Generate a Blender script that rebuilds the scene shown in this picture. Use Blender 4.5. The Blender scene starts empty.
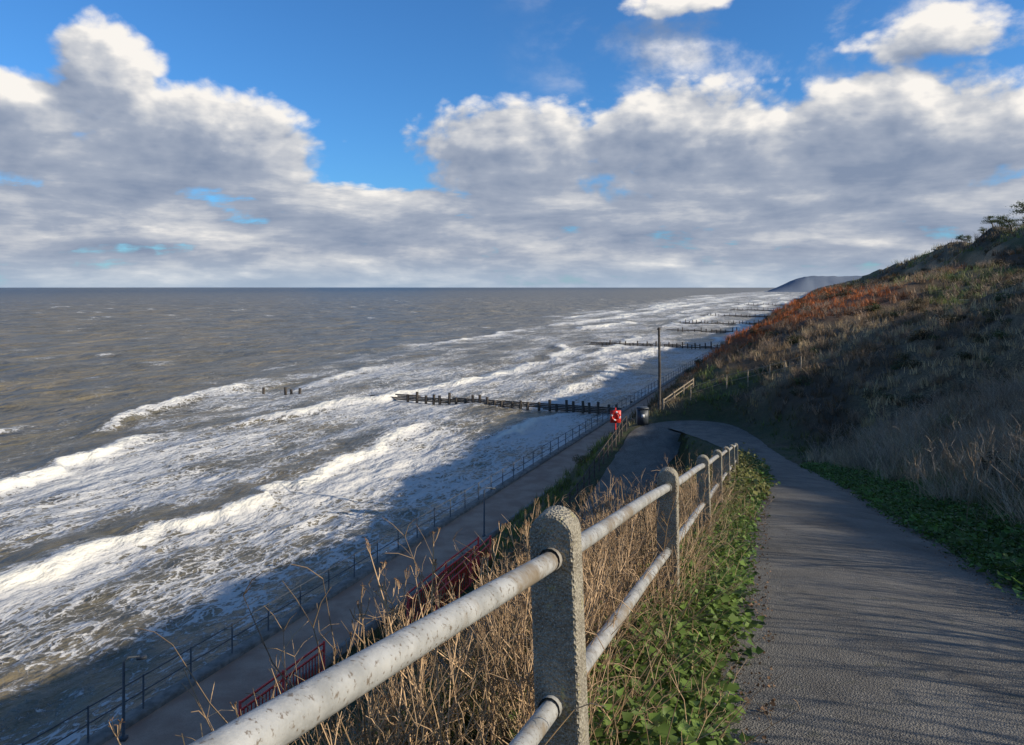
import bpy, math, random
import numpy as np
from mathutils import Vector
random.seed(7); rng=np.random.default_rng(11)
S=bpy.context.scene
A=(0.382,0.924); N=(-0.924,0.382)   # along-coast and seaward unit vectors
def st(x,y): return x*A[0]+y*A[1], x*N[0]+y*N[1]
def xy(s,t): return s*A[0]+t*N[0], s*A[1]+t*N[1]
def sm(a,b,x):
    q=np.clip((x-a)/(b-a),0,1); return q*q*(3-2*q)
def vn(x,y,seed=0):
    xi=np.floor(x); yi=np.floor(y); xf=x-xi; yf=y-yi
    u=xf*xf*(3-2*xf); v=yf*yf*(3-2*yf)
    def h(i,j):
        q=np.sin(i*127.1+j*311.7+seed*74.7)*43758.5453
        return q-np.floor(q)
    return (h(xi,yi)*(1-u)+h(xi+1,yi)*u)*(1-v)+(h(xi,yi+1)*(1-u)+h(xi+1,yi+1)*u)*v
def fbm(x,y,seed=0,o=4):
    r=0;a=.5;n=0
    for k in range(o):
        r=r+a*vn(x*2**k+k*13.7,y*2**k-k*7.3,seed+k); n+=a; a*=.5
    return r/n
# ---------------------------------------------------------------- materials
class NT:
    def __init__(s,tree): s.t=tree; s.n=tree.nodes; s.l=tree.links
    def new(s,typ,**k):
        nd=s.n.new(typ)
        for a,b in k.items(): setattr(nd,a,b)
        return nd
    def put(s,sock,v):
        if v is None: return
        if hasattr(v,'is_output') : s.l.new(v,sock)
        else: sock.default_value=v
    def m(s,op,a,b=None,c=None,clamp=False):
        nd=s.new('ShaderNodeMath',operation=op,use_clamp=clamp)
        s.put(nd.inputs[0],a); s.put(nd.inputs[1],b); s.put(nd.inputs[2],c); return nd.outputs[0]
    def v(s,op,a,b=None):
        nd=s.new('ShaderNodeVectorMath',operation=op)
        s.put(nd.inputs[0],a); s.put(nd.inputs[1],b); return nd.outputs[0]
    def noise(s,vec,scale,detail=4,rough=.5,dist=0):
        nd=s.new('ShaderNodeTexNoise'); s.put(nd.inputs['Vector'],vec)
        nd.inputs['Scale'].default_value=scale; nd.inputs['Detail'].default_value=detail
        nd.inputs['Roughness'].default_value=rough; nd.inputs['Distortion'].default_value=dist
        return nd.outputs[0]
    def vor(s,vec,scale,feature='F1',detail=0,rand=1):
        nd=s.new('ShaderNodeTexVoronoi',feature=feature); s.put(nd.inputs['Vector'],vec)
        nd.inputs['Scale'].default_value=scale
        if 'Detail' in nd.inputs: nd.inputs['Detail'].default_value=detail
        return nd.outputs['Distance']
    def mr(s,x,a,b,c=0,d=1,smooth=True):
        nd=s.new('ShaderNodeMapRange'); nd.interpolation_type='SMOOTHSTEP' if smooth else 'LINEAR'
        s.put(nd.inputs[0],x)
        for i,q in zip((1,2,3,4),(a,b,c,d)): s.put(nd.inputs[i],q)
        return nd.outputs[0]
    def mix(s,f,a,b,bt='MIX'):
        nd=s.new('ShaderNodeMix',data_type='RGBA',blend_type=bt)
        s.put(nd.inputs[0],f)
        for i,c in ((6,a),(7,b)):
            if isinstance(c,tuple) and len(c)==3: c=c+(1,)
            s.put(nd.inputs[i],c)
        return nd.outputs[2]
    def scale(s,vec,sc,rot=0):
        nd=s.new('ShaderNodeMapping'); s.put(nd.inputs[0],vec)
        nd.inputs['Scale'].default_value=sc; nd.inputs['Rotation'].default_value=(0,0,rot); return nd.outputs[0]
    def bump(s,h,strength=.5,dist=.05):
        nd=s.new('ShaderNodeBump'); s.put(nd.inputs['Height'],h)
        nd.inputs['Strength'].default_value=strength; nd.inputs['Distance'].default_value=dist
        return nd.outputs[0]
def mat(name):
    m=bpy.data.materials.new(name); m.use_nodes=True
    g=NT(m.node_tree); b=m.node_tree.nodes['Principled BSDF']
    pos=g.new('ShaderNodeTexCoord').outputs['Object']
    return m,g,b,pos
def simple(name,c1,c2,scale=8,rough=.7,bump=.3,bd=.01,metal=0,detail=4):
    m,g,b,p=mat(name)
    n=g.noise(p,scale,detail,.6)
    g.put(b.inputs['Base Color'],g.mix(g.mr(n,.35,.65),c1,c2))
    b.inputs['Roughness'].default_value=rough; b.inputs['Metallic'].default_value=metal
    g.put(b.inputs['Normal'],g.bump(n,bump,bd)); return m
# asphalt
M_as,g,b,p=mat('asphalt_path')
v1=g.vor(p,105); n1=g.noise(p,1.1,5,.6); n2=g.noise(p,170,2,.5); n3=g.noise(p,7,4,.6); n5=g.noise(g.scale(p,(1.2,.35,1),-.35),1.3,4,.6)
c=g.mix(g.mr(n1,.35,.7),(.112,.102,.086),(.185,.169,.142))
c=g.mix(g.mr(n2,.48,.72),c,(.37,.34,.285))
c=g.mix(g.mr(v1,.0,.4,.75,0),c,(.045,.042,.038))
c=g.mix(g.mr(n3,.56,.75,0,.5),c,(.085,.085,.05)); c=g.mix(g.mr(n5,.5,.7,0,.45),c,(.07,.063,.053))
g.put(b.inputs['Base Color'],c); b.inputs['Roughness'].default_value=.9; b.inputs['Specular IOR Level'].default_value=.25
g.put(b.inputs['Normal'],g.bump(g.m('ADD',v1,g.m('MULTIPLY',n3,1.2)),.8,.008))
# promenade
M_pr,g,b,p=mat('promenade_concrete')
n=g.noise(p,.7,5,.6); n2=g.noise(p,30,3,.6); jn=g.new('ShaderNodeTexBrick')
c=g.mix(g.mr(n,.35,.65),(.36,.225,.155),(.48,.33,.235)); c=g.mix(g.mr(n2,.4,.7,0,.5),c,(.22,.16,.115))
g.put(b.inputs['Base Color'],c); b.inputs['Roughness'].default_value=.85; b.inputs['Specular IOR Level'].default_value=.3
g.put(b.inputs['Normal'],g.bump(n2,.3,.01))
M_wall=simple('sea_wall_concrete',(.13,.12,.10),(.24,.22,.19),3,.8,.4,.02)
M_conc,g,b,p=mat('aggregate_concrete')
v1=g.vor(p,110); n1=g.noise(p,14,5,.65); n2=g.noise(p,260,2,.5)
c=g.mix(g.mr(n1,.3,.7),(.21,.18,.13),(.35,.315,.235)); c=g.mix(g.mr(n2,.52,.7),c,(.54,.49,.38)); c=g.mix(g.mr(v1,0,.4,.7,0),c,(.07,.06,.045))
li=g.noise(p,26,4,.7); c=g.mix(g.mr(li,.58,.68,0,.7),c,(.42,.37,.17))
g.put(b.inputs['Base Color'],c); b.inputs['Roughness'].default_value=.9
g.put(b.inputs['Normal'],g.bump(g.m('ADD',v1,n1),.9,.01))
M_rail,g,b,p=mat('galvanised_pipe')
n1=g.noise(p,9,5,.65); n2=g.noise(p,90,3,.6)
c=g.mix(g.mr(n1,.3,.7),(.29,.285,.26),(.48,.47,.43)); c=g.mix(g.mr(n2,.56,.68,0,.85),c,(.15,.11,.07)); 
n4=g.noise(p,3.5,5,.7); c=g.mix(g.mr(n4,.50,.64,0,.8),c,(.23,.17,.10))
g.put(b.inputs['Base Color'],c); b.inputs['Roughness'].default_value=.5; b.inputs['Metallic'].default_value=.1
g.put(b.inputs['Normal'],g.bump(g.m('ADD',n2,n1),.4,.004))
M_steel=simple('painted_steel_blue_grey',(.05,.06,.07),(.09,.10,.11),20,.6,.2,.004)
M_wood=simple('weathered_timber',(.04,.032,.024),(.09,.07,.05),6,.8,.6,.02)
M_pale=simple('pale_timber',(.22,.17,.11),(.34,.27,.18),6,.8,.5,.01)
M_red=simple('red_paint',(.62,.02,.015),(.75,.05,.03),10,.45,.2,.003)
M_dark=simple('dark_plastic',(.03,.04,.05),(.05,.06,.07),10,.5,.2,.003)
M_white=simple('white_paint',(.7,.7,.68),(.8,.8,.78),10,.5,.2,.003)
# ground
M_gr,g,b,p=mat('hillside_soil')
at=g.new('ShaderNodeAttribute',attribute_name='Col')
n=g.noise(p,.8,6,.65); n2=g.noise(p,9,5,.7)
c=g.mix(g.mr(n2,.35,.7,0,1),at.outputs['Color'],(.04,.03,.017)); c=g.mix(g.mr(n,.4,.7,0,.35),c,(.16,.115,.06))
g.put(b.inputs['Base Color'],c); b.inputs['Roughness'].default_value=.95
g.put(b.inputs['Normal'],g.bump(g.m('ADD',n2,n),.8,.15))
# plants
def plant_mat(name,transl):
    m,g,b,p=mat(name)
    at=g.new('ShaderNodeAttribute',attribute_name='Col').outputs['Color']
    g.put(b.inputs['Base Color'],at); b.inputs['Roughness'].default_value=.55
    b.inputs['Specular IOR Level'].default_value=.3
    if transl:
        tr=g.new('ShaderNodeBsdfTranslucent'); g.put(tr.inputs[0],at)
        mx=g.new('ShaderNodeMixShader'); mx.inputs[0].default_value=transl
        g.l.new(b.outputs[0],mx.inputs[1]); g.l.new(tr.outputs[0],mx.inputs[2])
        g.l.new(mx.outputs[0],g.n['Material Output'].inputs[0])
    return m
M_leaf=plant_mat('leaf',.3); M_stem=plant_mat('dry_stem',0); M_grass=plant_mat('grass_blades',.25)
# sea
M_sea,g,b,p=mat('sea_water')
fo=g.new('ShaderNodeAttribute',attribute_name='foam').outputs['Fac']
dp=g.new('ShaderNodeAttribute',attribute_name='deep').outputs['Fac']
rot=-math.atan2(A[1],A[0])
q=g.scale(p,(1,1,1),rot)       # x along coast
qs=g.scale(q,(.6,1,1))
wn=g.new('ShaderNodeTexNoise'); g.put(wn.inputs['Vector'],qs); wn.inputs['Scale'].default_value=.9; wn.inputs['Detail'].default_value=3
wv=g.v('ADD',qs,g.v('SCALE',g.v('SUBTRACT',wn.outputs[1],(.5,.5,.5))))
for nd in g.n:
    if nd.type=='VECT_MATH' and nd.operation=='SCALE': nd.inputs['Scale'].default_value=1.6
e1=g.vor(wv,.8,'DISTANCE_TO_EDGE'); e2=g.vor(wv,2.2,'DISTANCE_TO_EDGE')
lace=g.m('MAXIMUM',g.mr(e1,0,.16,1,0),g.mr(e2,0,.18,.85,0))
nz=g.noise(qs,.5,6,.68); nf=g.noise(qs,3.6,5,.78); big=g.noise(q,.11,3,.5)
pat=g.m('ADD',g.m('MULTIPLY',lace,.36),g.m('ADD',g.m('MULTIPLY',nz,.75),g.m('MULTIPLY',nf,1.05)))
tot=g.m('ADD',g.m('ADD',pat,fo),g.m('MULTIPLY_ADD',big,.5,-.25))
fac=g.mr(tot,1.36,1.50)
wc=g.mix(g.mr(g.noise(g.scale(q,(.5,1,1)),.09,6,.65),.38,.62),(.225,.178,.10),(.135,.118,.075))
wc=g.mix(g.mr(g.noise(g.scale(q,(.35,1,1)),.6,4,.6),.45,.65,0,.45),wc,(.09,.083,.055))
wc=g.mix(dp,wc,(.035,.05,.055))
thin=g.mr(tot,1.1,1.42,0,.5)
wc=g.mix(thin,wc,(.27,.24,.18))
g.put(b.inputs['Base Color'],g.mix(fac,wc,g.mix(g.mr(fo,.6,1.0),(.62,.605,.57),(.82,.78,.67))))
g.put(b.inputs['Roughness'],g.mr(fac,0,1,.33,.8)); b.inputs['IOR'].default_value=1.33
r1=g.noise(g.scale(q,(.5,1,1)),1.6,6,.65); r2=g.noise(g.scale(q,(.45,1,1)),.22,5,.6); r3=g.noise(g.scale(q,(.4,1,1)),.05,5,.6)
hh=g.m('ADD',g.m('MULTIPLY',r1,.5),g.m('ADD',g.m('MULTIPLY',r2,2.6),g.m('MULTIPLY',r3,7.0)))
hh=g.m('ADD',hh,g.m('MULTIPLY',fac,.2))
g.put(b.inputs['Normal'],g.bump(hh,1,.65))
M_head=simple('headland_haze_tint',(.12,.155,.205),(.16,.19,.235),.01,.95,.1,2)  # blue-grey of distance haze is put into the headland's base colour
# ---------------------------------------------------------------- mesh helpers
def mkmesh(name,V,F,mats,col=None,attrs=None,smooth=False,parent=None):
    me=bpy.data.meshes.new(name); V=np.asarray(V,np.float32); F=np.asarray(F,np.int32)
    me.vertices.add(len(V)); me.vertices.foreach_set('co',V.ravel())
    k=F.shape[1]; me.loops.add(F.size); me.loops.foreach_set('vertex_index',F.ravel())
    me.polygons.add(len(F)); me.polygons.foreach_set('loop_start',np.arange(0,F.size,k,dtype=np.int32))
    if smooth: me.polygons.foreach_set('use_smooth',np.ones(len(F),bool))
    me.update(calc_edges=True)
    if col is not None:
        a=me.color_attributes.new('Col','FLOAT_COLOR','POINT')
        cc=np.ones((len(V),4),np.float32); cc[:,:3]=col; a.data.foreach_set('color',cc.ravel())
    for kx,vx in (attrs or {}).items():
        a=me.attributes.new(kx,'FLOAT','POINT'); a.data.foreach_set('value',np.asarray(vx,np.float32))
    ob=bpy.data.objects.new(name,me); S.collection.objects.link(ob)
    me.materials.append(mats)
    if parent: ob.parent=parent
    return ob
def empty(name):
    e=bpy.data.objects.new(name,None); S.collection.objects.link(e); return e
class MB:
    def __init__(s): s.V=[]; s.F=[]; s.C=[]; s.n=0
    def add(s,v,f,c=None):
        v=np.asarray(v,float).reshape(-1,3); s.V.append(v); s.F.append(np.asarray(f,int).reshape(-1,4)+s.n)
        s.C.append(np.broadcast_to(np.asarray((1,1,1) if c is None else c,float),v.shape)); s.n+=len(v)
    def tube(s,P,R,k=4,c=None,cap=False):
        P=[Vector(p) for p in P]; n=len(P)
        if not hasattr(R,'__len__'): R=[R]*n
        vs=[]
        for i,p in enumerate(P):
            d=(P[min(i+1,n-1)]-P[max(i-1,0)]).normalized()
            a=d.orthogonal().normalized() if abs(d.z)>.99 else d.cross(Vector((0,0,1))).normalized(); b=d.cross(a)
            for j in range(k):
                an=2*math.pi*j/k; vs.append(p+(a*math.cos(an)+b*math.sin(an))*R[i])
        f=[(i*k+j,i*k+(j+1)%k,(i+1)*k+(j+1)%k,(i+1)*k+j) for i in range(n-1) for j in range(k)]
        if cap:
            for e in (0,(n-1)*k):
                cpt=P[0] if e==0 else P[-1]; ci=len(vs); vs.append(cpt)
                for j in range(0,k,2): f.append((ci,e+j,e+(j+1)%k,e+(j+2)%k))
        s.add([tuple(v) for v in vs],f,c)
    def box(s,c,u,w,h,hu,hw,hh,col=None):
        c=Vector(c);u=Vector(u).normalized()*hu;w=Vector(w).normalized()*hw;h=Vector(h).normalized()*hh
        v=[tuple(c+u*i+w*j+h*k) for k in(-1,1) for j in(-1,1) for i in(-1,1)]
        s.add(v,[(0,2,3,1),(4,5,7,6),(0,1,5,4),(2,6,7,3),(0,4,6,2),(1,3,7,5)],col)
    def arr(s): return np.concatenate(s.V),np.concatenate(s.F),np.concatenate(s.C)
    def make(s,name,m,smooth=False,parent=None):
        V,F,C=s.arr(); return mkmesh(name,V,F,m,C,None,smooth,parent)
def scatter(mb,temps,pos,scale,col,tilt=.15,zs=None):
    pos=np.asarray(pos,float); n=len(pos)
    if n==0: return
    which=rng.integers(0,len(temps),n); scale=np.broadcast_to(scale,(n,)); col=np.broadcast_to(col,(n,3))
    for k,(tv,tf,tc) in enumerate(temps):
        ix=np.where(which==k)[0]; m=len(ix)
        if not m: continue
        a=rng.uniform(0,2*math.pi,m); ca,sa=np.cos(a)[:,None],np.sin(a)[:,None]
        X=tv[None,:,0]*ca-tv[None,:,1]*sa; Y=tv[None,:,0]*sa+tv[None,:,1]*ca; Z=np.repeat(tv[None,:,2],m,0)
        if zs is not None: Z=Z*zs[ix][:,None]
        tx=rng.normal(0,tilt,m)[:,None]; ty=rng.normal(0,tilt,m)[:,None]
        X=X+Z*tx; Y=Y+Z*ty
        V=np.stack([X,Y,Z],-1)*scale[ix][:,None,None]+pos[ix][:,None,:]
        F=tf[None]+(np.arange(m)*len(tv))[:,None,None]
        C=tc[None]*col[ix][:,None,:]
        mb.V.append(V.reshape(-1,3)); mb.F.append(F.reshape(-1,4)+mb.n); mb.C.append(C.reshape(-1,3)); mb.n+=m*len(tv)
# ---------------------------------------------------------------- path centreline
PP=[(-3.9,-15,18.6,1.3),(1.05,0,15.65,1.27),(4.4,10,13.7,1.25),(7.8,20,11.75,1.12),(10.2,28,10.2,1.0),(11.65,34,9.1,1.0),(12.2,39,8.6,1.25),(12.5,44,8.2,1.8),
 (11.9,48.3,8.0,2.3),(10.1,48.6,7.6,2.2),(8.5,46,7.0,1.8),(6.9,42.5,6.4,1.6),(5.2,38.5,5.7,1.5),(3,34,5.0,1.5),(0,28,4.1,1.5),(-3.5,22.5,3.4,1.5),(-7.5,17,3.1,1.5),(-10,12,3.06,1.5)]
def catmull(P,k):
    P=np.array(P,float); out=[]
    Q=np.vstack([2*P[0]-P[1],P,2*P[-1]-P[-2]])
    for i in range(1,len(Q)-2):
        for j in range(k):
            t=j/k
            out.append(.5*((2*Q[i])+(-Q[i-1]+Q[i+1])*t+(2*Q[i-1]-5*Q[i]+4*Q[i+1]-Q[i+2])*t*t+(-Q[i-1]+3*Q[i]-3*Q[i+1]+Q[i+2])*t**3))
    out.append(P[-1]); return np.array(out)
PC=catmull(PP,8)
def pathdist(x,y):
    best=np.full(x.shape,1e9); bz=np.zeros(x.shape); bw=np.ones(x.shape); sd=np.zeros(x.shape)
    for a,b_ in zip(PC[:-1],PC[1:]):
        d=b_-a; L=d[0]**2+d[1]**2
        u=np.clip(((x-a[0])*d[0]+(y-a[1])*d[1])/L,0,1)
        dx=x-a[0]-u*d[0]; dy=y-a[1]-u*d[1]; r=np.hypot(dx,dy); m=r<best
        best=np.where(m,r,best); bz=np.where(m,a[2]+u*d[2],bz); bw=np.where(m,a[3]+u*d[3],bw)
        sd=np.where(m,np.sign(dx*d[1]-dy*d[0]),sd)
    return best,bz,bw,sd
TK=[20.6,17,15,10,4,1.3,-2,-6,-14,-24,-33,-60,-300,-9000]
def height(s,t,full=False):
    s=np.asarray(s,float); t=np.asarray(t,float); s,t=np.broadcast_arrays(s,t)
    w=sm(38,64,s); zp=np.clip(15.65-.186*(s-.4),8.6,19)
    zr=np.interp(s,[15,19.5,25.9,37.6,45.8,60],[3.1,3.4,4.1,5.7,7,7])
    zc=np.interp(s,[-60,0,25,55,74,118,138,180,300,500,900,1500],[26,25.8,25,24.8,22,22.8,25.3,25.7,25.7,23.5,20,17])
    near=[3+0*s,3+0*s,3+(zr-3)*.4,zr+.2,zp-3.4,zp-.35,zp+.12,zp+1.3,zp+(zc-zp)*.38,zp+(zc-zp)*.70,zc,zc+.5,zc+1,zc+6]
    fz=[3,3,5.8,9.2,12.2,13.2,14.2,15.2,17.3,20.3]
    far=[q+0*s for q in fz]+[zc,zc+.5,zc+1,zc+6]
    tt=t-.074*np.clip(s,-20,40)*(1-w)*np.clip((13-t)/9,0,1)
    h=np.zeros(s.shape); 
    for k in range(len(TK)-1):
        hi,lo=TK[k],TK[k+1]; m=(tt<=hi)&(tt>=lo)
        u=(hi-tt)/(hi-lo)
        a0=near[k]*(1-w)+far[k]*w; a1=near[k+1]*(1-w)+far[k+1]*w
        h=np.where(m,a0+(a1-a0)*u,h)
    h=np.where(t>20.6,3,h)
    am=np.clip((16.5-t)/6,0,1)*sm(-60,-36,t)
    x,y=xy(s,t)
    g1=(fbm((s+t*.9)/21,t/60,3,3)-.5)*6.5*am*sm(30,80,s)
    g2=(fbm(s/6,t/8,5,4)-.5)*1.9*am
    g3=(fbm(s/1.7,t/1.7,9,3)-.5)*.4*np.clip((16.8-t)/1,0,1)
    te=t+6*(fbm(s/14,t*0,21,3)-.5)
    step=sm(-23,-25.0,te)*2.0*sm(60,100,s)*sm(-45,-33,t)
    d,bz,bw,sd=pathdist(x,y)
    nearp=sm(.5,4,d-bw)
    h=h+g1*nearp+g2*nearp+g3*np.maximum(nearp,.25)*(d>bw)+step-1.1*sm(40,80,s)*sm(-18,-23,t)*sm(-33,-26,t)
    sea_side=(sd<0)&(s<36)&(t<6)
    wb=1-sm(.15,np.where(sea_side,1.9,3.0),d-bw)
    h=h*(1-wb)+(bz-.05*(d<bw+.1))*wb
    h=np.where(t>16.95,np.minimum(h,3)-.05,h)
    return (h,d,bw,sd,bz) if full else h
def erode(s,t):
    te=t+6*(fbm(s/14,t*0,21,3)-.5)
    return sm(-21.8,-23.2,te)*sm(-26.6,-25.0,te)*sm(95,115,s)*sm(420,330,s)*sm(.36,.46,fbm(s/13,s*0+2,151,3))
def gz(x,y):
    s,t=st(np.asarray(x,float),np.asarray(y,float)); return height(s,t)
def axis(lo,hi,c0,c1,base,gr):
    out=[c0]; v=c0
    while v<hi:
        d=base if v<c1 else max(base,(v-c1)*gr+base); v+=d; out.append(min(v,hi))
    neg=[]; v=c0
    while v>lo:
        v-=base+(c0-v)*gr; neg.append(max(v,lo))
    return np.array(neg[::-1]+out)
def vegcol(s,t,d,sd):
    n1=fbm(s/11,t/7,31,4)[...,None]; n2=fbm(s/3.5,t/3,35,3)[...,None]; n3=fbm(s/22,t/11,38,3)[...,None]
    tan=np.array((.50,.37,.20)); brown=np.array((.24,.155,.08)); olive=np.array((.19,.225,.065)); green=np.array((.10,.155,.035)); rust=np.array((.62,.17,.04))
    c=brown+(tan-brown)*sm(.44,.62,n2); c=c+(olive-c)*sm(.44,.54,n1); c=c+(brown*.35-c)*sm(.53,.64,n3)*.88
    ru=(sm(72,92,s)*sm(380,280,s)*sm(-11,-3,t)*sm(17.8,15,t))[...,None]*sm(.20,.32,n2*.5+n3*.5)
    c=c+(rust-c)*ru*.94
    r2_=(sm(105,135,s)*sm(260,220,s)*sm(-27,-21,t)*sm(-11,-16,t))[...,None]*sm(.42,.52,n1); c=c+(rust*.75-c)*r2_*.8
    gp=(sm(3.2,.4,d)*sm(.3,.55,fbm(s/2,t/2,44,3)+.12))[...,None]; c=c+(green-c)*gp
    low=(sm(62,45,s)*sm(2,6,t)*sm(20,12,t))[...,None]; c=c+(green*.9-c)*low*.7*sm(.35,.55,n1)
    return c
# terrain sheet
sa=axis(-3000,6000,-12,45,.33,.016); ta=-axis(-20.6,9000,-20.6,6,.30,.022)
ta=np.unique(np.concatenate([ta[::1],[16.95,17.0]]))
sg,tg=np.meshgrid(sa,ta,indexing='ij'); hz,dd,bw,sd,bz=height(sg,tg,True)
X,Y=xy(sg,tg); n0,n1=sg.shape
idx=np.arange(n0*n1).reshape(n0,n1); F=np.stack([idx[:-1,:-1],idx[:-1,1:],idx[1:,1:],idx[1:,:-1]],-1).reshape(-1,4)[:,::-1]
gc=vegcol(sg,tg,dd-bw,sd)*.5; er=erode(sg,tg)[...,None]; gc=gc+(np.array((.50,.33,.17))-gc)*er
mkmesh('ground',np.stack([X,Y,hz],-1).reshape(-1,3),F,M_gr,gc.reshape(-1,3),None,True)
# asphalt ribbon
NL=9; Pd=catmull(PP,40)
L=np.zeros((len(Pd),NL,3))
dv=np.gradient(Pd[:,:2],axis=0); dv/=np.linalg.norm(dv,axis=1)[:,None]; nr=np.stack([-dv[:,1],dv[:,0]],1)
al=np.cumsum(np.r_[0,np.linalg.norm(np.diff(Pd[:,:2],axis=0),axis=1)])
for j in range(NL):
    u=-1+2*j/(NL-1); w=Pd[:,3]+(.2*(fbm(al*1.3,al*0+u,50,4)-.5) if abs(u)==1 else 0)
    L[:,j,:2]=Pd[:,:2]+nr*(u*w)[:,None]; L[:,j,2]=Pd[:,2]+.012-.03*u*u+.02*fbm(al,al*0+u*3,60,2)
idx=np.arange(len(Pd)*NL).reshape(len(Pd),NL); F=np.stack([idx[:-1,:-1],idx[1:,:-1],idx[1:,1:],idx[:-1,1:]],-1).reshape(-1,4)[:,::-1]
mkmesh('footpath',L.reshape(-1,3),F,M_as,None,None,True)
# promenade and sea wall
mb=MB(); ss=np.concatenate([np.arange(-150,120,3.0),np.geomspace(120,3000,60)])
def strip(mb,prof,ss):
    v=[];k=len(prof)
    for s_ in ss:
        for (t_,z_) in prof:
            x,y=xy(s_,t_); v.append((x,y,z_))
    f=[(i*k+j,(i+1)*k+j,(i+1)*k+j+1,i*k+j+1) for i in range(len(ss)-1) for j in range(k-1)]
    mb.add(v,f)
strip(mb,[(16.9,3.03),(20.3,3.0)],ss); mb.make('promenade',M_pr)
mb=MB(); strip(mb,[(20.3,2.8),(20.3,3.12),(20.34,3.16),(20.82,3.16),(20.86,3.12),(20.9,2.4),(21.1,2.2),(21.4,-3)],ss); mb.make('sea_wall',M_wall)
mb=MB(); strip(mb,[(17.0,3.0),(17.0,3.32),(16.75,3.34),(16.75,2.7)],ss); mb.make('promenade_kerb_wall',M_wall)
# ---------------------------------------------------------------- sea
sa=axis(-600,22000,-5,70,.34,.0085); ta=axis(-500,22000,21.05,60,.30,.0085); ta=ta[ta>=21.0]
ta=np.r_[20.95,ta]
sg,tg=np.meshgrid(sa,ta,indexing='ij')
dist=np.hypot(sg,tg); cell=np.maximum(.33,dist*.0085)
def fade(wl): return np.clip(wl/(cell*3)-.4,0,1)
T=np.interp(sg,[-100,0,60,100,200,550,1500],[74,74,82,102,118,155,220])
ph=(tg+4*fbm(sg/45,tg/60,2,3)*4)/24*2*math.pi
off=sm(T*.7,T+60,tg)
h=.45*np.sin(ph)*fade(24)*(.4+.7*off)*(.4+1.2*fbm(sg/40,tg/30,8,2))
ch=fbm(sg/9,tg/4.5,12,4)-.5; h+=1.5*ch*fade(5)*(.5+1.0*off)
h+=.7*(np.abs(fbm(sg/4,tg/2.4,16,3)-.5)*-2+.3)*fade(2.4)*(.6+.6*off)
h+=off*1.2*(fbm(sg/26,tg/12,17,3)-.5)*fade(14)
zone=1-sm(T-16,T+16,tg+22*(fbm(sg/22,tg/14,23,3)-.5)*2)
foam=zone*(.275+.80*(fbm(sg/15,tg/6,24,4)-.5)+.4*(fbm(sg/60,tg/20,27,3)-.5))
foam+=.02*sm(34,22,tg)
foam+= off*(.16*sm(.55,.75,fbm(sg/9,tg/3,29,4))-.03)
br=[([-60,0,25,45,65,80],[46,43,42.5,41.5,42.3,45],.6),([20,41,64],[60,63.5,69.6],.85),([62,66,80,101],[79,80.8,86,93],1.0),
 ([70,89,122,159,185,207],[66,63.8,59,57.6,62,70.5],.9),([74,84,95],[33.8,33.5,33],.7),([108,140,173],[39.5,38.5,39],.8),([-70,-20,10],[62,66,70],.8),
 ([100,135],[82,88],.6),([40,60],[86,88],.5),([130,175],[50,47],.6)]
r2=random.Random(5)
for k in range(40):
    s0=r2.uniform(160,1500)**1.0; ln=r2.uniform(25,90)*(1+s0/500); t0=r2.uniform(27,float(np.interp(s0,[160,550,1500],[105,160,230])))
    br.append(([s0,s0+ln*.5,s0+ln],[t0+r2.uniform(-4,4),t0,t0+r2.uniform(-4,6)],r2.uniform(.5,1.0)))
for k in range(260):   # scattered whitecaps offshore
    s0=r2.uniform(20,1100); t0=r2.uniform(80,900); ln=r2.uniform(1.5,6)
    br.append(([s0,s0+ln],[t0,t0+r2.uniform(-1,1)],-.4))
for (bs,bt,am) in br:
    cap=am<0; am=abs(am)
    I=np.where((sa>bs[0]-6)&(sa<bs[-1]+6))[0]
    J=np.where((ta>min(bt)-16)&(ta<max(bt)+22))[0]
    if len(I)<2 or len(J)<2: continue
    sl=np.ix_(I,J); s_=sg[sl]; t_=tg[sl]; cl=cell[sl]
    tc=np.interp(s_,bs,bt)+ (2.4*(fbm(s_/11,s_*0,70,3)-.5)*2+1.0*(fbm(s_/2,s_*0,71,3)-.5)*2)*(.3 if cap else 1)
    e=sm(bs[0]-4,bs[0]+(2 if cap else 8),s_)*(1-sm(bs[-1]-(2 if cap else 8),bs[-1]+4,s_))
    e=e*(1 if cap else np.clip(.2+1.3*fbm(s_/9,s_*0,73,3),0,1))
    q_=t_-tc; wf=np.maximum(.6,cl*1.2)
    prof=np.where(q_<0,np.exp(-(q_/wf)**2),np.exp(-(q_/2.8)**2))
    h[sl]+=am*1.0*e*prof*(.5 if cap else 1)
    h[sl]+=e*.5*am*(fbm(s_/.9,t_/.9,80,3)-.5)*np.exp(-((q_+.6)/1.3)**2)
    wfr=.8*(.4+fbm(s_/3,s_*0,77,3))
    front=np.where(q_<0,np.exp(-(q_/np.maximum(wfr,cl*.8))**2),np.exp(-(q_/(np.maximum(.4,cl*.55)))**2))
    foam[sl]+=e*front*(.9 if not cap else .45)
    if not cap:
        foam[sl]+=e*.20*np.exp(-((q_+3.6)/3.4)**2)*zone[sl]
        foam[sl]-=e*.32*np.exp(-((q_-3.2)/2.4)**2)*(fbm(s_/5,t_/4,88,2)+.4)
foam=np.clip(foam,-.4,1.1)
X,Y=xy(sg,tg); n0,n1=sg.shape; idx=np.arange(n0*n1).reshape(n0,n1)
F=np.stack([idx[:-1,:-1],idx[1:,:-1],idx[1:,1:],idx[:-1,1:]],-1).reshape(-1,4)
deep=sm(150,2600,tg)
mkmesh('sea',np.stack([X,Y,h],-1).reshape(-1,3),F,M_sea,None,{'foam':foam.ravel(),'deep':deep.ravel()},True)
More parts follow.
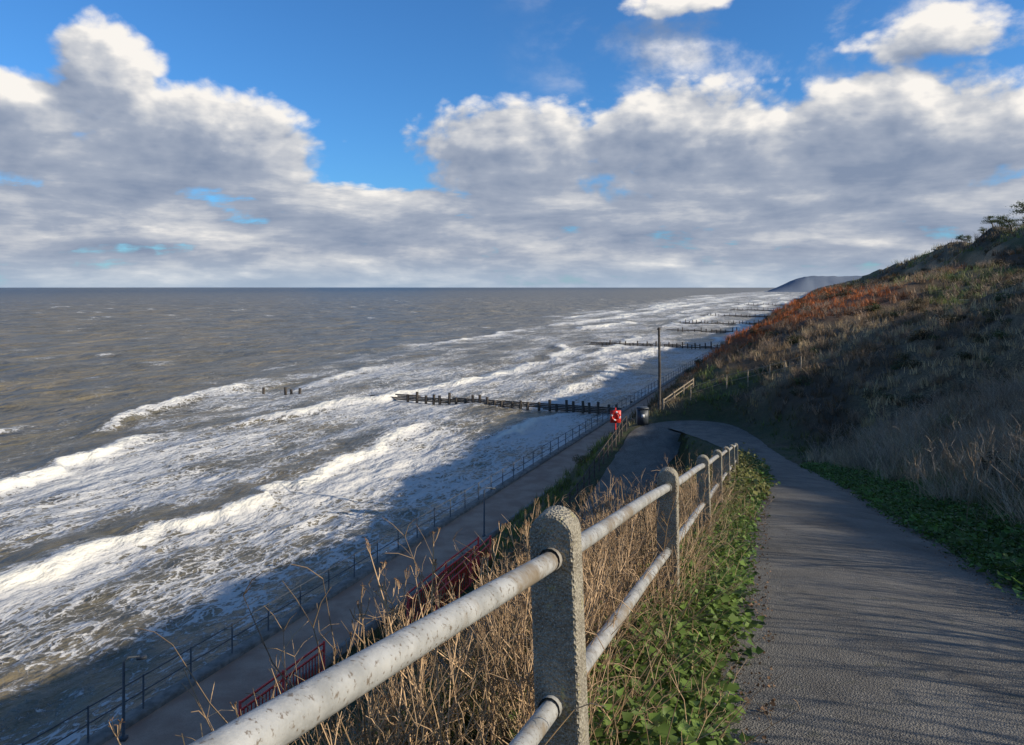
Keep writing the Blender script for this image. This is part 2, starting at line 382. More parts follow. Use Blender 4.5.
# headland
u=np.linspace(0,1,110); v=np.linspace(0,1,40); ug,vg=np.meshgrid(u,v,indexing='ij')
X=855+ug*520+vg*200; Y=2500+ug*0+vg*600+30*fbm(ug*5,vg*0,3,3)
Z=(62*sm(0,.34,ug)**.7*(.72+.4*fbm(ug*5,vg*1.5,90,4)))*sm(0,.22,vg)-2
idx=np.arange(110*40).reshape(110,40); F=np.stack([idx[:-1,:-1],idx[1:,:-1],idx[1:,1:],idx[:-1,1:]],-1).reshape(-1,4)
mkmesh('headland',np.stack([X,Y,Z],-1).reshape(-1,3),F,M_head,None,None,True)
# ---------------------------------------------------------------- railings
K=.329; X0=-.593
def railpt(d,h): # point on the near railing line, h above path
    return (X0+K*d, d, 15.65-.195*d+h)
R=empty('concrete_post_railing')
rd=Vector((K,1,0)).normalized(); rw=Vector((1,-K,0)).normalized()
D=[-3.4,-.6,2.2,4.95,8.15,11.1,14.2,17.3,20.4]
for i,d in enumerate(D):
    x,y,z=railpt(d,0); zt=z+1.13-.004*d; zb=z-.6; W=.066 ; Tk=.055; k=14
    prof=[(-W*1.12,zb),(-W,zt-W)]+[(-W*math.cos(math.pi*j/k),zt-W+W*math.sin(math.pi*j/k)) for j in range(1,k)]+[(W,zt-W),(W*1.12,zb)]
    me=bpy.data.meshes.new('post'); vs=[]
    lean=-.035 if i==2 else random.uniform(-.03,.01)
    for sgn in(-1,1):
        for (a,zz) in prof:
            p_=Vector((x,y,0))+rw*(a+lean*(zz-zb-1.6))+rd*Tk*sgn; vs.append((p_.x,p_.y,zz))
    n=len(prof); fs=[tuple(range(n-1,-1,-1)),tuple(range(n,2*n))]+[(j,(j+1)%n,n+(j+1)%n,n+j) for j in range(n)]
    me.from_pydata(vs,[],fs); me.update(); ob=bpy.data.objects.new('post_%d'%(i+1),me); S.collection.objects.link(ob); ob.parent=R
    me.materials.append(M_conc); bv=ob.modifiers.new('b','BEVEL'); bv.width=.009; bv.segments=2; bv.limit_method='ANGLE'
for nm,hh_ in (('top_rail',.985),('lower_rail',.56)):
    mb=MB(); P=[]
    for j in range(80):
        d=-3.6+j*.31; p_=railpt(d,hh_+.006*math.sin(d*1.9)); P.append(p_)
    mb.tube(P,.028,14); 
    for d in D: # pipe collars
        p0=railpt(d-.08,hh_);p1=railpt(d+.08,hh_); mb.tube([p0,p1],.033,14,cap=False)
    mb.make(nm,M_rail,True,R)
def fence(name,pts,ph,rails,pr,rr,m,sp=1.8,k=6):
    mb=MB(); pts=[Vector(p) for p in pts]; out=[]
    for a,b_ in zip(pts[:-1],pts[1:]):
        n=max(1,round((b_-a).length/sp))
        for j in range(n): out.append(a.lerp(b_,j/n))
    out.append(pts[-1])
    for p_ in out:
        mb.tube([p_+Vector((0,0,-.2)),p_+Vector((0,0,ph))],pr,k,cap=True)
    for r in rails: mb.tube([p_+Vector((0,0,r)) for p_ in out],rr,k)
    return mb.make(name,m)
def P3(s_,t_,z_): x,y=xy(s_,t_); return (x,y,z_)
fence('promenade_railing',[P3(s_,20.55,3.15) for s_ in np.arange(-60,300,6)]+[P3(s_,20.55,3.15) for s_ in np.arange(300,900,30)],1.12,[1.08,.58],.034,.021,M_steel,2.0)
def onground(L,dz=0): return [(x,y,float(gz(x,y))+dz) for x,y in L]
def off_line(i0,i1,o,step=3):
    out=[]
    for i in range(i0,i1,step):
        p_=Pd[i]; q_=p_[:2]+nr[i]*o*(p_[3]+.35)/1.0; out.append((q_[0],q_[1],float(gz(q_[0],q_[1]))))
    return out
fence('ramp_fence',off_line(372,600,-1,10),1.05,[1.0,.55],.05,.03,M_wood,2.0)
fence('hairpin_handrail',onground([(13.0,54.2),(15.5,53.8),(18.0,52),(19.2,49.5)]),1.0,[.95,.5],.04,.025,M_pale,1.8)
fence('timber_knee_rail',onground([(10.9,53.6),(13.8,56.8)]),.75,[.66,.38],.07,.05,M_pale,1.3)
# utility pole
mb=MB(); z=float(gz(10.5,53)); mb.tube([(10.5,53,z-.3),(10.5,53,z+3),(10.45,53,z+6.1)],[.11,.10,.08],10,cap=True)
mb.box((10.45,53,z+6.0),(1,.2,0),(-.2,1,0),(0,0,1),.10,.05,.06); mb.box((10.45,52.93,z+5.6),(1,0,0),(0,1,0),(0,0,1),.06,.04,.12)
mb.make('wooden_pole',M_wood)
# lifebuoy station
L=empty('lifebuoy_station'); x,y=7.0,50.3; z=float(gz(x,y))
mb=MB(); mb.tube([(x,y+.1,z-.2),(x,y+.1,z+1.75)],.05,8,cap=True); mb.box((x,y+.06,z+1.15),(1,0,0),(0,1,0),(0,0,1),.36,.02,.42); mb.make('post_and_board',M_red,False,L)
for rgrp,mt in ((0,M_red),(1,M_white)):
    mb=MB()
    for q4 in range(4):
        a0=q4*math.pi/2+(0 if rgrp==0 else 1.1); a1=a0+(1.1 if rgrp==0 else .47)
        mb.tube([(x+.27*math.cos(a0+(a1-a0)*j/8),y-.05,z+1.2+.27*math.sin(a0+(a1-a0)*j/8)) for j in range(9)],.065,8,cap=True)
    mb.make('ring_red' if rgrp==0 else 'ring_bands',mt,True,L)
# litter bin
x,y=8.9,50.9; z=float(gz(x,y)); B=empty('litter_bin'); mb=MB(); mb.box((x,y,z+.5),(1,0,0),(0,1,0),(0,0,1),.36,.3,.5); mb.box((x,y,z+1.12),(1,0,0),(0,1,0),(0,0,1),.39,.33,.05)
for a in(-1,1): mb.box((x+a*.33,y,z+1.03),(1,0,0),(0,1,0),(0,0,1),.02,.28,.06)
mb.make('bin_body',M_dark,False,B)
mb=MB(); mb.box((x,y-.31,z+.62),(1,0,0),(0,1,0),(0,0,1),.1,.008,.1); mb.make('bin_label',M_white,False,B)
# red barrier rails
def redrail(pts,h):
    mb=MB(); pts=[Vector(p) for p in pts]
    for r in (h,h*.78,.12): mb.tube([p_+Vector((0,0,r)) for p_ in pts],.04,6)
    for a,b_ in zip(pts[:-1],pts[1:]):
        n=max(2,int((b_-a).length/.16))
        for j in range(n): p_=a.lerp(b_,j/n); mb.tube([p_+Vector((0,0,.1)),p_+Vector((0,0,h*.8))],.02,4)
    for p_ in pts: mb.tube([p_+Vector((0,0,-.3)),p_+Vector((0,0,h+.05))],.05,6,cap=True)
    return mb.make('red_railing',M_red)
redrail(onground([(-4.2,30),(-2.9,32.7),(-1.6,35.4)]),1.35)
redrail(onground([(-3.0,29.6),(-1.8,32.3),(-1.0,34.3)]),1.35)
redrail([P3(18.0,16.5,3.1),P3(20,16.5,3.1),P3(22.2,16.5,3.1)],1.1)
# promenade posts
for (s_,t_,hh_) in ((16.7,19.9,2.4),(38,17.4,2.6)):
    mb=MB(); b0=Vector(P3(s_,t_,3.0)); mb.tube([b0,b0+Vector((0,0,hh_)),b0+Vector((.12,.05,hh_+.12)),b0+Vector((.42,.15,hh_+.1))],[.05,.04,.035,.03],8,cap=True)
    mb.box(b0+Vector((.48,.16,hh_+.06)),(1,.35,0),(-.35,1,0),(0,0,1),.14,.06,.04); mb.box(b0+Vector((0,0,.05)),(1,0,0),(0,1,0),(0,0,1),.1,.1,.05)
    mb.make('lamp_post',M_steel)
# groynes
def groyne(s_,t0,t1,hh_=1.5,sp=1.3,planks=True,dens=1):
    mb=MB(); t_=t0
    while t_<t1:
        if random.random()<dens:
            x,y=xy(s_+random.uniform(-.1,.1),t_); tall=hh_*random.uniform(.6,1.15)*(1.25 if t_<t0+9 else 1)
            mb.box((x,y,(tall-2)/2),A+(0,),N+(random.uniform(-.05,.05),),(random.uniform(-.05,.05),random.uniform(-.05,.05),1),.15,.15,(tall+2)/2)
        t_+=sp*random.uniform(.7,1.3)
    if planks:
        for k in range(4):
            t_=t0
            while t_<t1:
                l=random.uniform(3,6)
                if random.random()<.85:
                    x,y=xy(s_+.2,t_+l/2); mb.box((x,y,.1+.23*k),N+(0,),A+(0,),(0,0,1),l/2,.05,.09)
                t_+=l
    mb.make('wooden_groyne',M_wood)
groyne(97,22,58,1.35); groyne(211,21.5,60,1.4); groyne(285,21.5,50,1.6,2); groyne(350,21.5,62,1.7,2); groyne(440,21.5,60,1.9,2.5); groyne(560,21.5,60,2.2,3); groyne(720,21.5,70,2.5,4)
groyne(96,76,86,.9,1.5,False,.5)
# ---------------------------------------------------------------- vegetation templates
def blades(n,h,w,spread,bend,seg=2,seed=0):
    r=random.Random(seed); mb=MB()
    for _ in range(n):
        a=r.uniform(0,6.28); bx,by=r.gauss(0,spread),r.gauss(0,spread); hh=h*r.uniform(.5,1.1); b_=bend*r.uniform(.2,1.3)*hh; wa=r.uniform(0,6.28)
        vs=[]
        for i in range(seg+1):
            u=i/seg; ww=w*(1-u*.85)*.5; cx=bx+math.cos(a)*b_*u*u; cy=by+math.sin(a)*b_*u*u
            vs+= [(cx+math.cos(wa)*ww,cy+math.sin(wa)*ww,hh*u),(cx-math.cos(wa)*ww,cy-math.sin(wa)*ww,hh*u)]
        c=r.uniform(.65,1.3); mb.add(vs,[(2*i,2*i+1,2*i+3,2*i+2) for i in range(seg)],np.array([[c]*3 for i in range(2*seg+2)]))
    return mb.arr()
def umbel(h,nb,seed,rad=.005):
    r=random.Random(seed); mb=MB()
    lean=Vector((r.uniform(-.2,.2),r.uniform(-.2,.2),0)); P=[Vector((0,0,0))]
    for i in range(1,6): P.append(Vector((lean.x*h*(i/5)**1.6+r.uniform(-.015,.015),lean.y*h*(i/5)**1.6+r.uniform(-.015,.015),h*i/5)))
    mb.tube(P,[rad*(1-.12*i) for i in range(6)],4)
    def head(p,d,sc):
        n=r.randint(3,7)
        for _ in range(n):
            dd=(d+Vector((r.uniform(-.6,.6),r.uniform(-.6,.6),r.uniform(-.1,.6)))).normalized()
            e=p+dd*sc*r.uniform(.5,1); mid=p.lerp(e,.5)+Vector((0,0,-.1*sc)); mb.tube([p,mid,e],[.0013,.0011,.0009],3)
            for _ in range(2):
                f=e+Vector((r.uniform(-1,1),r.uniform(-1,1),r.uniform(0,1)))*sc*.16; mb.tube([e,f],[.0009,.0015],3,(.6,.5,.4))
    head(P[-1],Vector((0,0,1)),.055)
    for _ in range(nb):
        u=r.uniform(.3,.95); i=int(u*5); p=P[i].lerp(P[min(i+1,5)],u*5-i); a=r.uniform(0,6.28); l=h*(1.05-u)*r.uniform(.3,.65)
        d=Vector((math.cos(a)*.5,math.sin(a)*.5,r.uniform(.6,1.1))).normalized(); e=p+d*l; mid=p.lerp(e,.5)+Vector((math.cos(a),math.sin(a),0))*l*.12
        mb.tube([p,mid,e],[rad*.6,rad*.45,rad*.35],3); 
        if r.random()<.5: head(e,d,.035)
        if r.random()<.6:
            d2=(d+Vector((r.uniform(-.8,.8),r.uniform(-.8,.8),.2))).normalized(); e2=mid+d2*l*.45; mb.tube([mid,e2],[rad*.4,rad*.25],3)
            if r.random()<.4: head(e2,d2,.03)
    return mb.arr()
def twigs(h,n,seed,rad=.003):
    r=random.Random(seed); mb=MB()
    for _ in range(n):
        a=r.uniform(0,6.28); o=r.uniform(0,.25); p=Vector((math.cos(a)*o*.4,math.sin(a)*o*.4,0)); hh=h*r.uniform(.5,1.1); P=[p]; d=Vector((math.cos(a)*r.uniform(.05,.6),math.sin(a)*r.uniform(.05,.6),1))
        for i in range(4): d=d+Vector((r.uniform(-.25,.25),r.uniform(-.25,.25),-.1)); P.append(P[-1]+d.normalized()*hh/4)
        c=r.uniform(.6,1.3); mb.tube(P,[rad,rad*.9,rad*.8,rad*.6,rad*.4],3,(c,c,c))
        for _ in range(4):
            i=r.randint(1,4); b_=P[i]; dd=Vector((r.uniform(-1,1),r.uniform(-1,1),r.uniform(.1,1))).normalized()*hh*r.uniform(.08,.25); mb.tube([b_,b_+dd*.5+Vector((0,0,.01)),b_+dd],[rad*.5,rad*.4,rad*.3],3,(c,c,c))
    return mb.arr()
def leaf(mb,p,nrm,ax,sz,c):
    nrm=Vector(nrm).normalized(); ax=Vector(ax); ax=(ax-nrm*ax.dot(nrm)).normalized(); sd=nrm.cross(ax)
    p=Vector(p); up=nrm*sz*.18
    v=[p,p+ax*sz*.35+sd*sz*.42+up,p+ax*sz,p+ax*sz*.35-sd*sz*.42+up, p+ax*sz*.5]
    mb.add([tuple(q_) for q_ in (v[0],v[1],v[2],v[4],v[3])],[(0,3,2,1),(0,4,2,3)],(c,c,c))
def leafclump(n,rad,h,sz,seed):
    r=random.Random(seed); mb=MB()
    for _ in range(n):
        a=r.uniform(0,6.28); q_=rad*math.sqrt(r.random()); z=h*r.random()**.7*(1-.5*(q_/rad)**2)
        nv=(r.gauss(0,.5),r.gauss(0,.5),1); leaf(mb,(q_*math.cos(a),q_*math.sin(a),z),nv,(math.cos(a)+r.gauss(0,.6),math.sin(a)+r.gauss(0,.6),-.2),sz*r.uniform(.4,1.25),r.uniform(.6,1.35))
    return mb.arr()
def bush(n,rad,sz,seed):
    r=random.Random(seed); mb=MB(); cs=[(Vector((r.uniform(-.6,.6)*rad,r.uniform(-.6,.6)*rad,rad*r.uniform(.2,.75))),rad*r.uniform(.3,.6)) for _ in range(7)]
    for c,q_ in cs: mb.tube([(0,0,-.1),tuple(c*.5),tuple(c)],[.04*rad,.03*rad,.01*rad],4,(.5,.45,.4))
    for _ in range(n):
        c,q_=r.choice(cs); d=Vector((r.gauss(0,1),r.gauss(0,1),r.gauss(0,1))).normalized(); p=c+d*q_*r.uniform(.55,1.08)
        if p.z<0: p.z=abs(p.z)*.3
        leaf(mb,p,(d.x+r.gauss(0,.5),d.y+r.gauss(0,.5),d.z+r.gauss(0,.5)+.3),(r.gauss(0,1),r.gauss(0,1),r.gauss(0,1)),sz*r.uniform(.6,1.3),r.uniform(.5,1.4))
    return mb.arr()
TG=[blades(16,.42,.011,.07,.55,3,i) for i in range(5)]
TF=[blades(11,.42,.05,.16,.5,2,20+i) for i in range(5)]
TU=[umbel(random.uniform(.75,1.05),7,40+i) for i in range(8)]
TT=[twigs(.6,9,60+i) for i in range(6)]
TL=[leafclump(46,.18,.15,.046,80+i) for i in range(5)]
TB=[bush(420,1,.13,90+i) for i in range(5)]
TT2=[twigs(1.0,22,120+i,.012) for i in range(4)]
# --- hillside grass (density falls with distance)
def polar(n,r0,r1,a0,a1,pw=1.0):
    u=rng.random(n); r=np.exp(np.log(r0)+u*(np.log(r1)-np.log(r0))); a=np.radians(rng.uniform(a0,a1,n)); return r*np.sin(a),r*np.cos(a),r
x,y,r=polar(60000,3,420,-42,62)
s_,t_=st(x,y); z,d,bw,sd,bz=height(s_,t_,True)
ok=(d>bw+.12)&(t_<16.6)&(t_>-60)&(erode(s_,t_)<.4)
x,y,r,s_,t_,z,d,bw,sd=[q_[ok] for q_ in (x,y,r,s_,t_,z,d,bw,sd)]
col=vegcol(s_,t_,d-bw,sd)*rng.uniform(.7,1.35,len(x))[:,None]
mb=MB(); nearm=r<22
P_=np.stack([x,y,z-.02],-1)
scatter(mb,TG,P_[nearm],rng.uniform(.6,1.1,nearm.sum())*np.clip((d-bw)[nearm]*.7,.3,1),col[nearm])
fm=~nearm; scatter(mb,TF,P_[fm],(.5+r[fm]*.009)*rng.uniform(.6,1.4,fm.sum())*np.clip((d-bw)[fm]*.6,.25,1),col[fm])
mb.make('hillside_grass',M_grass)
# --- scrub
x,y,r=polar(2300,14,330,5,60); s_,t_=st(x,y); z,d,bw,sd,bz=height(s_,t_,True)
cl=fbm(s_/11,t_/8,131,3)
ok=(d>bw+2.2)&(t_<15.5)&(t_>-50)&(cl>.48)&(erode(s_,t_)<.2)
x,y,r,s_,t_,z=[q_[ok] for q_ in (x,y,r,s_,t_,z)]
dk=np.array((.14,.10,.055))+(np.array((.09,.12,.038))-np.array((.14,.10,.055)))*rng.random((len(x),1))
mb=MB(); scatter(mb,TB,np.stack([x,y,z-.1],-1),(.3+r*.0042)*rng.uniform(.6,1.6,len(x)),dk*rng.uniform(.5,1.3,(len(x),1)),.1,rng.uniform(.45,.95,len(x)))
mb.make('hillside_scrub',M_leaf)
x,y,r=polar(3600,14,200,5,60); s_,t_=st(x,y); z,d,bw,sd,bz=height(s_,t_,True)
ok=(d>bw+2.2)&(t_<14)&(t_>-50); x,y,r,z=[q_[ok] for q_ in (x,y,r,z)]
mb=MB(); scatter(mb,TT2,np.stack([x,y,z-.05],-1),(.4+r*.005)*rng.uniform(.6,1.4,len(x)),np.array((.34,.24,.155))*rng.uniform(.5,1.3,(len(x),1)),.15)
# leggy shrubs on the bank beside and behind the viewpoint
for (px_,py_,sc_) in [(4.2,-3.0,1.3),(5.2,-1.2,1.6),(4.6,.4,1.2),(6.0,1.6,1.7),(5.3,3.0,1.2),(7.2,3.6,1.8),(6.6,5.2,1.3),(8.6,6.5,1.9),(7.6,8.0,1.2),(9.8,9.5,1.8),(10.5,12.5,1.7),(3.6,-5.2,1.6),(4.9,1.8,1.1),(5.8,4.2,1.3)]:
    scatter(mb,TT2,[(px_,py_,float(gz(px_,py_))-.05)],np.array([sc_]),np.array((.26,.19,.13)),.1)
mb.make('bare_shrub_thicket',M_stem)
# --- near verges : helper along the path
def verge(n,d0,d1,o0,o1,side,pw=1):
    dd=d0+(d1-d0)*rng.random(n)**pw; o=rng.uniform(o0,o1,n)
    cx=np.interp(dd,PC[:49,1],PC[:49,0]); hw=np.interp(dd,PC[:49,1],PC[:49,3])
    x=cx+side*(hw+o)*.95; y=dd-side*(hw+o)*.31
    return x,y,gz(x,y)
gcol=np.array((.115,.195,.038))
mb=MB()
x,y,z=verge(1200,1.5,24,-.06,.42,-1,1.3); scatter(mb,TL,np.stack([x,y,z-.01],-1),rng.uniform(.6,1.2,len(x)),gcol*rng.uniform(.6,1.4,(len(x),1)),.2)
x,y,z=verge(380,2.0,20,-.02,.5,-1,1.3); scatter(mb,TL,np.stack([x,y,z+.1],-1),rng.uniform(.8,1.3,len(x)),gcol*rng.uniform(.8,1.5,(len(x),1))*np.array((1.15,1,1)),.3)
x,y,z=verge(380,10,30,-.1,1.6,-1); scatter(mb,TL,np.stack([x,y,z],-1),rng.uniform(1.2,2.4,len(x)),gcol*rng.uniform(.5,1.1,(len(x),1)),.2)
mb.make('ivy_verge',M_leaf)
mb=MB()
x,y,z=verge(1500,3,30,-.08,1.2,1,1.0); scatter(mb,TL,np.stack([x,y,z],-1),rng.uniform(.8,1.8,len(x)),gcol*np.array((.9,.95,.9))*rng.uniform(.5,1.4,(len(x),1)),.2)
mb.make('green_verge',M_leaf)
mb=MB()
dry=np.array((.58,.46,.30))
def thin(x,y,z,th): 
    k_=fbm(x/1.3,y/1.6,171,3)>th; return x[k_],y[k_],z[k_]
x,y,z=thin(*verge(3400,6,36,.8,7,1,.8),.46); scatter(mb,TG,np.stack([x,y,z],-1),rng.uniform(.7,1.7,len(x)),dry*rng.uniform(.4,1.25,(len(x),1)),.25)
x,y,z=verge(300,-6,6,.6,5,1,.9); scatter(mb,TG,np.stack([x,y,z],-1),rng.uniform(.6,1.4,len(x)),dry*rng.uniform(.6,1.25,(len(x),1)),.15)
mb.make('dry_tall_grass',M_grass)
tanc=np.array((.52,.35,.195))
mb=MB()
x,y,z=thin(*verge(420,-4,30,.5,5,1,1),.48); scatter(mb,TU,np.stack([x,y,z],-1),rng.uniform(.7,1.4,len(x)),tanc*rng.uniform(.5,1.1,(len(x),1)),.12)
x,y,z=thin(*verge(1300,3,36,.9,8,1,.8),.45); scatter(mb,TT,np.stack([x,y,z],-1),rng.uniform(.8,2.2,len(x)),np.array((.46,.37,.27))*rng.uniform(.4,1.1,(len(x),1)),.12)
mb.make('dry_stems_bank',M_stem)
# --- dead stems seaward of the railing
mb=MB()
def leftside(n,d0,d1,o0,o1,pw=1):
    dd=d0+(d1-d0)*rng.random(n)**pw; o=rng.uniform(o0,o1,n); x=X0+K*dd-o; y=dd+o*.33; return x,y,gz(x,y)
x,y,z=leftside(150,2.2,5.5,.06,.85,.95); scatter(mb,TU,np.stack([x,y,z-.03],-1),rng.uniform(.6,1.02,len(x)),tanc*rng.uniform(.4,1.3,(len(x),1)),.12)
x,y,z=leftside(150,5,20,.0,1.0,1.2); scatter(mb,TU,np.stack([x,y,z-.03],-1),rng.uniform(.6,1.0,len(x)),tanc*rng.uniform(.4,1.1,(len(x),1)),.14)
x,y,z=leftside(300,2.0,12,.0,1.0,1.2); scatter(mb,TT,np.stack([x,y,z-.03],-1),rng.uniform(.7,1.4,len(x)),tanc*rng.uniform(.4,1.2,(len(x),1)),.2)
x,y,z=leftside(80,2.3,14,-.35,0.05,1.2); scatter(mb,TT,np.stack([x,y,z],-1),rng.uniform(.4,.9,len(x)),tanc*rng.uniform(.5,1.2,(len(x),1)),.2)
for px_,py_,sc_ in ((-1.18,3.0,1.45),(-1.08,3.05,1.2),(-1.3,3.4,1.3)):
    scatter(mb,TU,[(px_,py_,float(gz(px_,py_)))],np.array([sc_]),tanc,.05)
mb.make('dead_umbellifer_stems',M_stem)
mb=MB()
x,y,z=leftside(700,1.2,16,.1,2.0,1.3); scatter(mb,TG,np.stack([x,y,z-.02],-1),rng.uniform(.5,1.2,len(x)),np.array((.34,.25,.13))*rng.uniform(.4,1.3,(len(x),1)),.2)
x,y,z=leftside(200,1.5,14,-.3,.25,1.3); scatter(mb,TG,np.stack([x,y,z-.02],-1),rng.uniform(.3,.6,len(x)),np.array((.16,.2,.06))*rng.uniform(.6,1.4,(len(x),1)),.2)
mb.make('rough_grass',M_grass)
# --- bramble mound past the railing
mb=MB(); n=100; dd=rng.uniform(12,31,n); x=X0+K*dd-rng.uniform(-.3,2.0,n); y=dd; z=gz(x,y)
scatter(mb,TB,np.stack([x,y,z-.1],-1),rng.uniform(.4,.85,n),np.array((.20,.195,.06))*rng.uniform(.5,1.4,(n,1)),.1,rng.uniform(.5,1.0,n)); mb.make('bramble_bush',M_leaf)
# leaf litter on path edges
mb=MB(); x,y,z=verge(1900,1.5,16,-.35,.1,-1,1.2); x2,y2,z2=verge(900,3,20,-.4,.1,1,1.2); x=np.r_[x,x2]; y=np.r_[y,y2]; _,bz_,_,_=pathdist(x,y)
TLf=[leafclump(1,.01,.002,.03,200+i) for i in range(4)]
scatter(mb,TLf,np.stack([x,y,bz_+.012],-1),rng.uniform(.4,1.0,len(x)),np.array((.14,.08,.04))*rng.uniform(1,2.5,(len(x),1)),.1); mb.make('leaf_litter',M_leaf)
# --- windswept trees on the crest
def tree(x,y,hgt,seed):
    r=random.Random(seed); z=float(gz(x,y)); T_=empty('hawthorn_tree'); mb=MB(); tips=[]
    bark=(.10,.08,.055)
    top=Vector((x-.3*hgt,y+.1*hgt,z+hgt*.7)); b0=Vector((x,y,z-.2)); mid=b0.lerp(top,.5)+Vector((.1*hgt,0,0))
    mb.tube([b0,mid,top],[.06*hgt,.04*hgt,.015*hgt],7,bark)
    for _ in range(12):
        u=r.uniform(.3,1); p=b0.lerp(mid,u*2) if u<.5 else mid.lerp(top,u*2-1); a=r.uniform(0,6.28)
        e=p+Vector((math.cos(a)-.35,math.sin(a),r.uniform(.1,.7)))*hgt*r.uniform(.25,.5); m_=p.lerp(e,.5)+Vector((0,0,.05*hgt)); mb.tube([p,m_,e],[.02*hgt,.013*hgt,.005*hgt],5,bark); tips.append(e); tips.append(m_)
    mb.make('trunk_and_limbs',M_stem,False,T_)
    mb=MB()
    for tpt in tips:
        for _ in range(60):
            dlt=Vector((r.gauss(0,1),r.gauss(0,1),r.gauss(0,.55)))*hgt*.10; c=r.uniform(.5,1.4)
            p=tpt+dlt; leaf(mb,p,(r.gauss(0,1),r.gauss(0,1),1),(r.gauss(0,1),r.gauss(0,1),0),hgt*.05*r.uniform(.6,1.3),1); mb.C[-1]=np.tile(np.array((.10,.125,.045))*c,(5,1))
    mb.make('crown',M_leaf,False,T_)
for i,(s_,t_,hg) in enumerate(((150,-33,3.8),(157,-34,3.0),(163,-33,3.2),(171,-33,2.4),(180,-33,2.6),(190,-33.5,2.2),(205,-33,2.3),(216,-33,2.0),(145,-36,4.2),(158,-38,3.6))):
    x,y=xy(s_,t_); tree(float(x),float(y),hg,300+i)
# ---------------------------------------------------------------- sun, sky
el=math.radians(22.0); az=math.radians(106)
sv=Vector((math.sin(az)*math.cos(el),math.cos(az)*math.cos(el),math.sin(el)))
ld=bpy.data.lights.new('sun','SUN'); ld.energy=5.0; ld.angle=math.radians(.5); ld.color=(1,.90,.75)
lo=bpy.data.objects.new('sun',ld); S.collection.objects.link(lo); lo.rotation_euler=sv.to_track_quat('Z','Y').to_euler(); lo.location=(60,0,60)
W=bpy.data.worlds.new('World'); S.world=W; W.use_nodes=True; g=NT(W.node_tree); bg=g.n['Background']; bg.inputs[1].default_value=.1
sky=g.new('ShaderNodeTexSky',sky_type='NISHITA'); sky.sun_disc=False; sky.sun_elevation=el; sky.sun_rotation=az; sky.ozone_density=2.5; sky.air_density=1.0; sky.dust_density=.6
tc=g.new('ShaderNodeTexCoord').outputs['Generated']
sep=g.new('ShaderNodeSeparateXYZ'); g.put(sep.inputs[0],tc)
AZ=g.m('ARCTAN2',sep.outputs[0],sep.outputs[1]); EL=g.m('ARCSINE',sep.outputs[2])
def pa(u,v):
    a=math.atan((u-512)/745); return a,math.atan((287-v)/745*math.cos(a))
blobs=[(108,72,58,50,1.1),(25,125,100,50,1.1),(200,135,125,46,1.15),(110,165,230,36,1.05),
 (520,155,100,52,1.15),(700,150,150,60,1.2),(900,140,180,66,1.2),(760,205,320,28,1.1),
 (680,0,90,20,.5),(940,36,120,32,.65)]
def density(da,de,det):
    a=g.m('ADD',AZ,da) if da else AZ; e=g.m('ADD',EL,de) if de else EL
    cur=None
    for (u,v,ru,rv,w) in blobs:
        a0,e0=pa(u,v); ra=ru/745*math.cos(a0)**2; re=rv/745*math.cos(a0)
        qa=g.m('MULTIPLY_ADD',a,1/ra,-a0/ra); qe=g.m('MULTIPLY_ADD',e,1/re,-e0/re)
        val=g.m('SUBTRACT',w,g.m('MULTIPLY_ADD',qa,qa,g.m('MULTIPLY',qe,qe)))
        cur=val if cur is None else g.m('SMOOTH_MAX',cur,val,.25)
    cur=g.m('MAXIMUM',cur,-1.0)
    cb=g.new('ShaderNodeCombineXYZ'); g.put(cb.inputs[0],a); g.put(cb.inputs[1],g.m('MULTIPLY',e,1.5)); cv=cb.outputs[0]
    n1=g.noise(cv,7,det,.58,.2); v1=g.new('ShaderNodeTexVoronoi',voronoi_dimensions='2D'); g.put(v1.inputs['Vector'],cv); v1.inputs['Scale'].default_value=17; v1.inputs['Detail'].default_value=2; v1.inputs['Roughness'].default_value=.6; v1.normalize=True
    puff=g.m('SUBTRACT',.45,v1.outputs['Distance'])
    cb2=g.new('ShaderNodeCombineXYZ'); g.put(cb2.inputs[0],a); g.put(cb2.inputs[1],g.m('MULTIPLY',e,4.5)); n2=g.noise(cb2.outputs[0],5.5,det,.6,.2)
    low=g.m('MULTIPLY',g.mr(e,.165,.11),g.m('MULTIPLY_ADD',n2,4,-1.2)); low=g.m('SUBTRACT',low,g.mr(e,.11,.165,0,1.0))
    base=g.m('MAXIMUM',cur,low)
    return g.m('ADD',base,g.m('ADD',g.m('MULTIPLY_ADD',n1,2.9,-1.45),g.m('MULTIPLY',puff,1.3))),n1,n2
D0,nA,nB=density(0,0,7); D1,_,_=density(.018,.022,5)
alpha=g.mr(D0,0,.6)
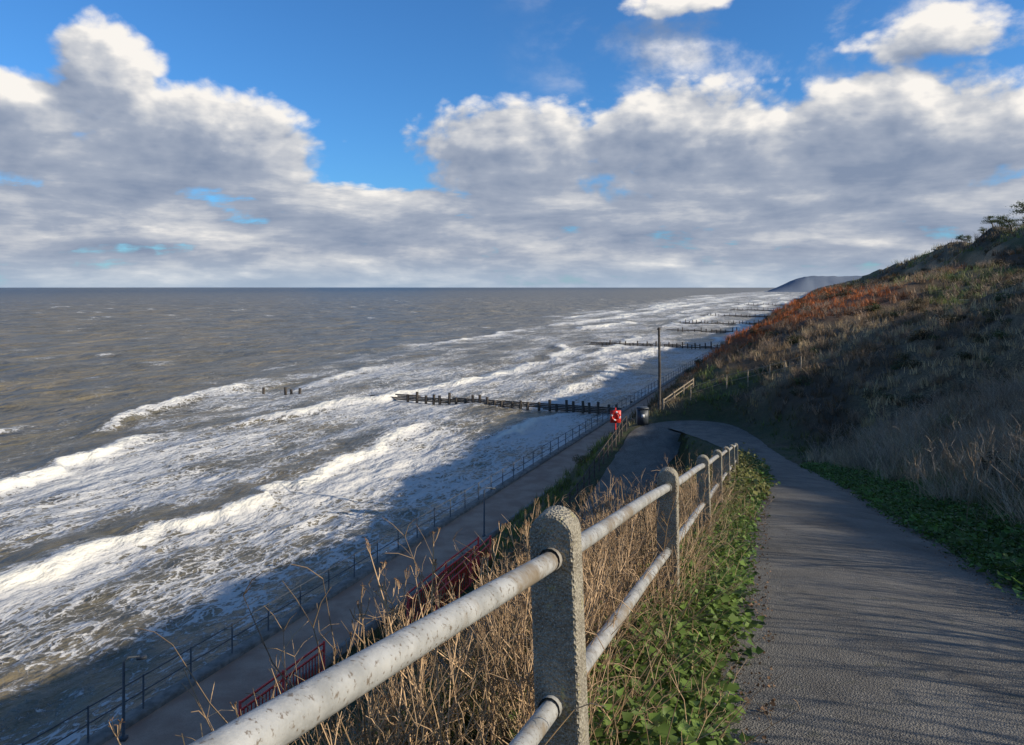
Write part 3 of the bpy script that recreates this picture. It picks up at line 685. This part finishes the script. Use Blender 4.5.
# thin wispy veil higher up
wis=g.m('MULTIPLY',g.mr(nA,.44,.70,0,.8),g.m('MULTIPLY',g.mr(AZ,-.05,.25),g.mr(EL,.20,.27)))
alpha=g.m('MAXIMUM',alpha,wis)
df=g.m('SUBTRACT',g.m('MINIMUM',D0,2.6),g.m('MINIMUM',D1,2.6))
lit=g.m('MULTIPLY_ADD',g.m('MULTIPLY',df,g.mr(EL,.09,.22,.38,1)),.66,.43)
lit=g.m('ADD',lit,g.mr(D0,.3,1.8,.08,-.22))
lit=g.m('ADD',lit,g.mr(EL,.14,.34,-.02,.18))
lit=g.m('ADD',lit,g.mr(EL,.02,.13,.12,0))
lit=g.m('ADD',lit,g.m('MULTIPLY',g.m('MULTIPLY_ADD',nB,2.2,-1.1),g.mr(EL,.10,.17,1,.35)))
cc=g.new('ShaderNodeValToRGB'); g.put(cc.inputs[0],lit); r_=cc.color_ramp
r_.elements[0].position=0; r_.elements[0].color=(.23,.29,.41,1); r_.elements[1].position=1; r_.elements[1].color=(.96,.92,.87,1)
e_=r_.elements.new(.4); e_.color=(.36,.41,.51,1); e_=r_.elements.new(.72); e_.color=(.62,.635,.67,1)
ccx=g.mix(1,cc.outputs[0],(10,10,10),'MULTIPLY')
skc=g.mix(1,sky.outputs[0],(.52,1.08,1.65),'MULTIPLY')
out=g.mix(alpha,skc,ccx)
haze=g.mr(EL,-.01,.05,.65,0); out=g.mix(haze,out,(4.3,5.5,6.9))
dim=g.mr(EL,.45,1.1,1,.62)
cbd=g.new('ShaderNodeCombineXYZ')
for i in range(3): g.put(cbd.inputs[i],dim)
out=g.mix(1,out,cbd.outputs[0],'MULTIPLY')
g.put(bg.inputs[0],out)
W.cycles.sampling_method='MANUAL'; W.cycles.sample_map_resolution=256
# ---------------------------------------------------------------- camera
cd=bpy.data.cameras.new('camera'); cd.sensor_width=36; cd.lens=36*745/1024; cd.shift_y=-(372.5-287)/1024; cd.clip_start=.05; cd.clip_end=60000
co=bpy.data.objects.new('camera',cd); S.collection.objects.link(co); co.location=(0,0,17); co.rotation_euler=(math.radians(90),0,0); S.camera=co
S.view_settings.view_transform='Standard'; S.view_settings.look='None'; S.view_settings.exposure=0
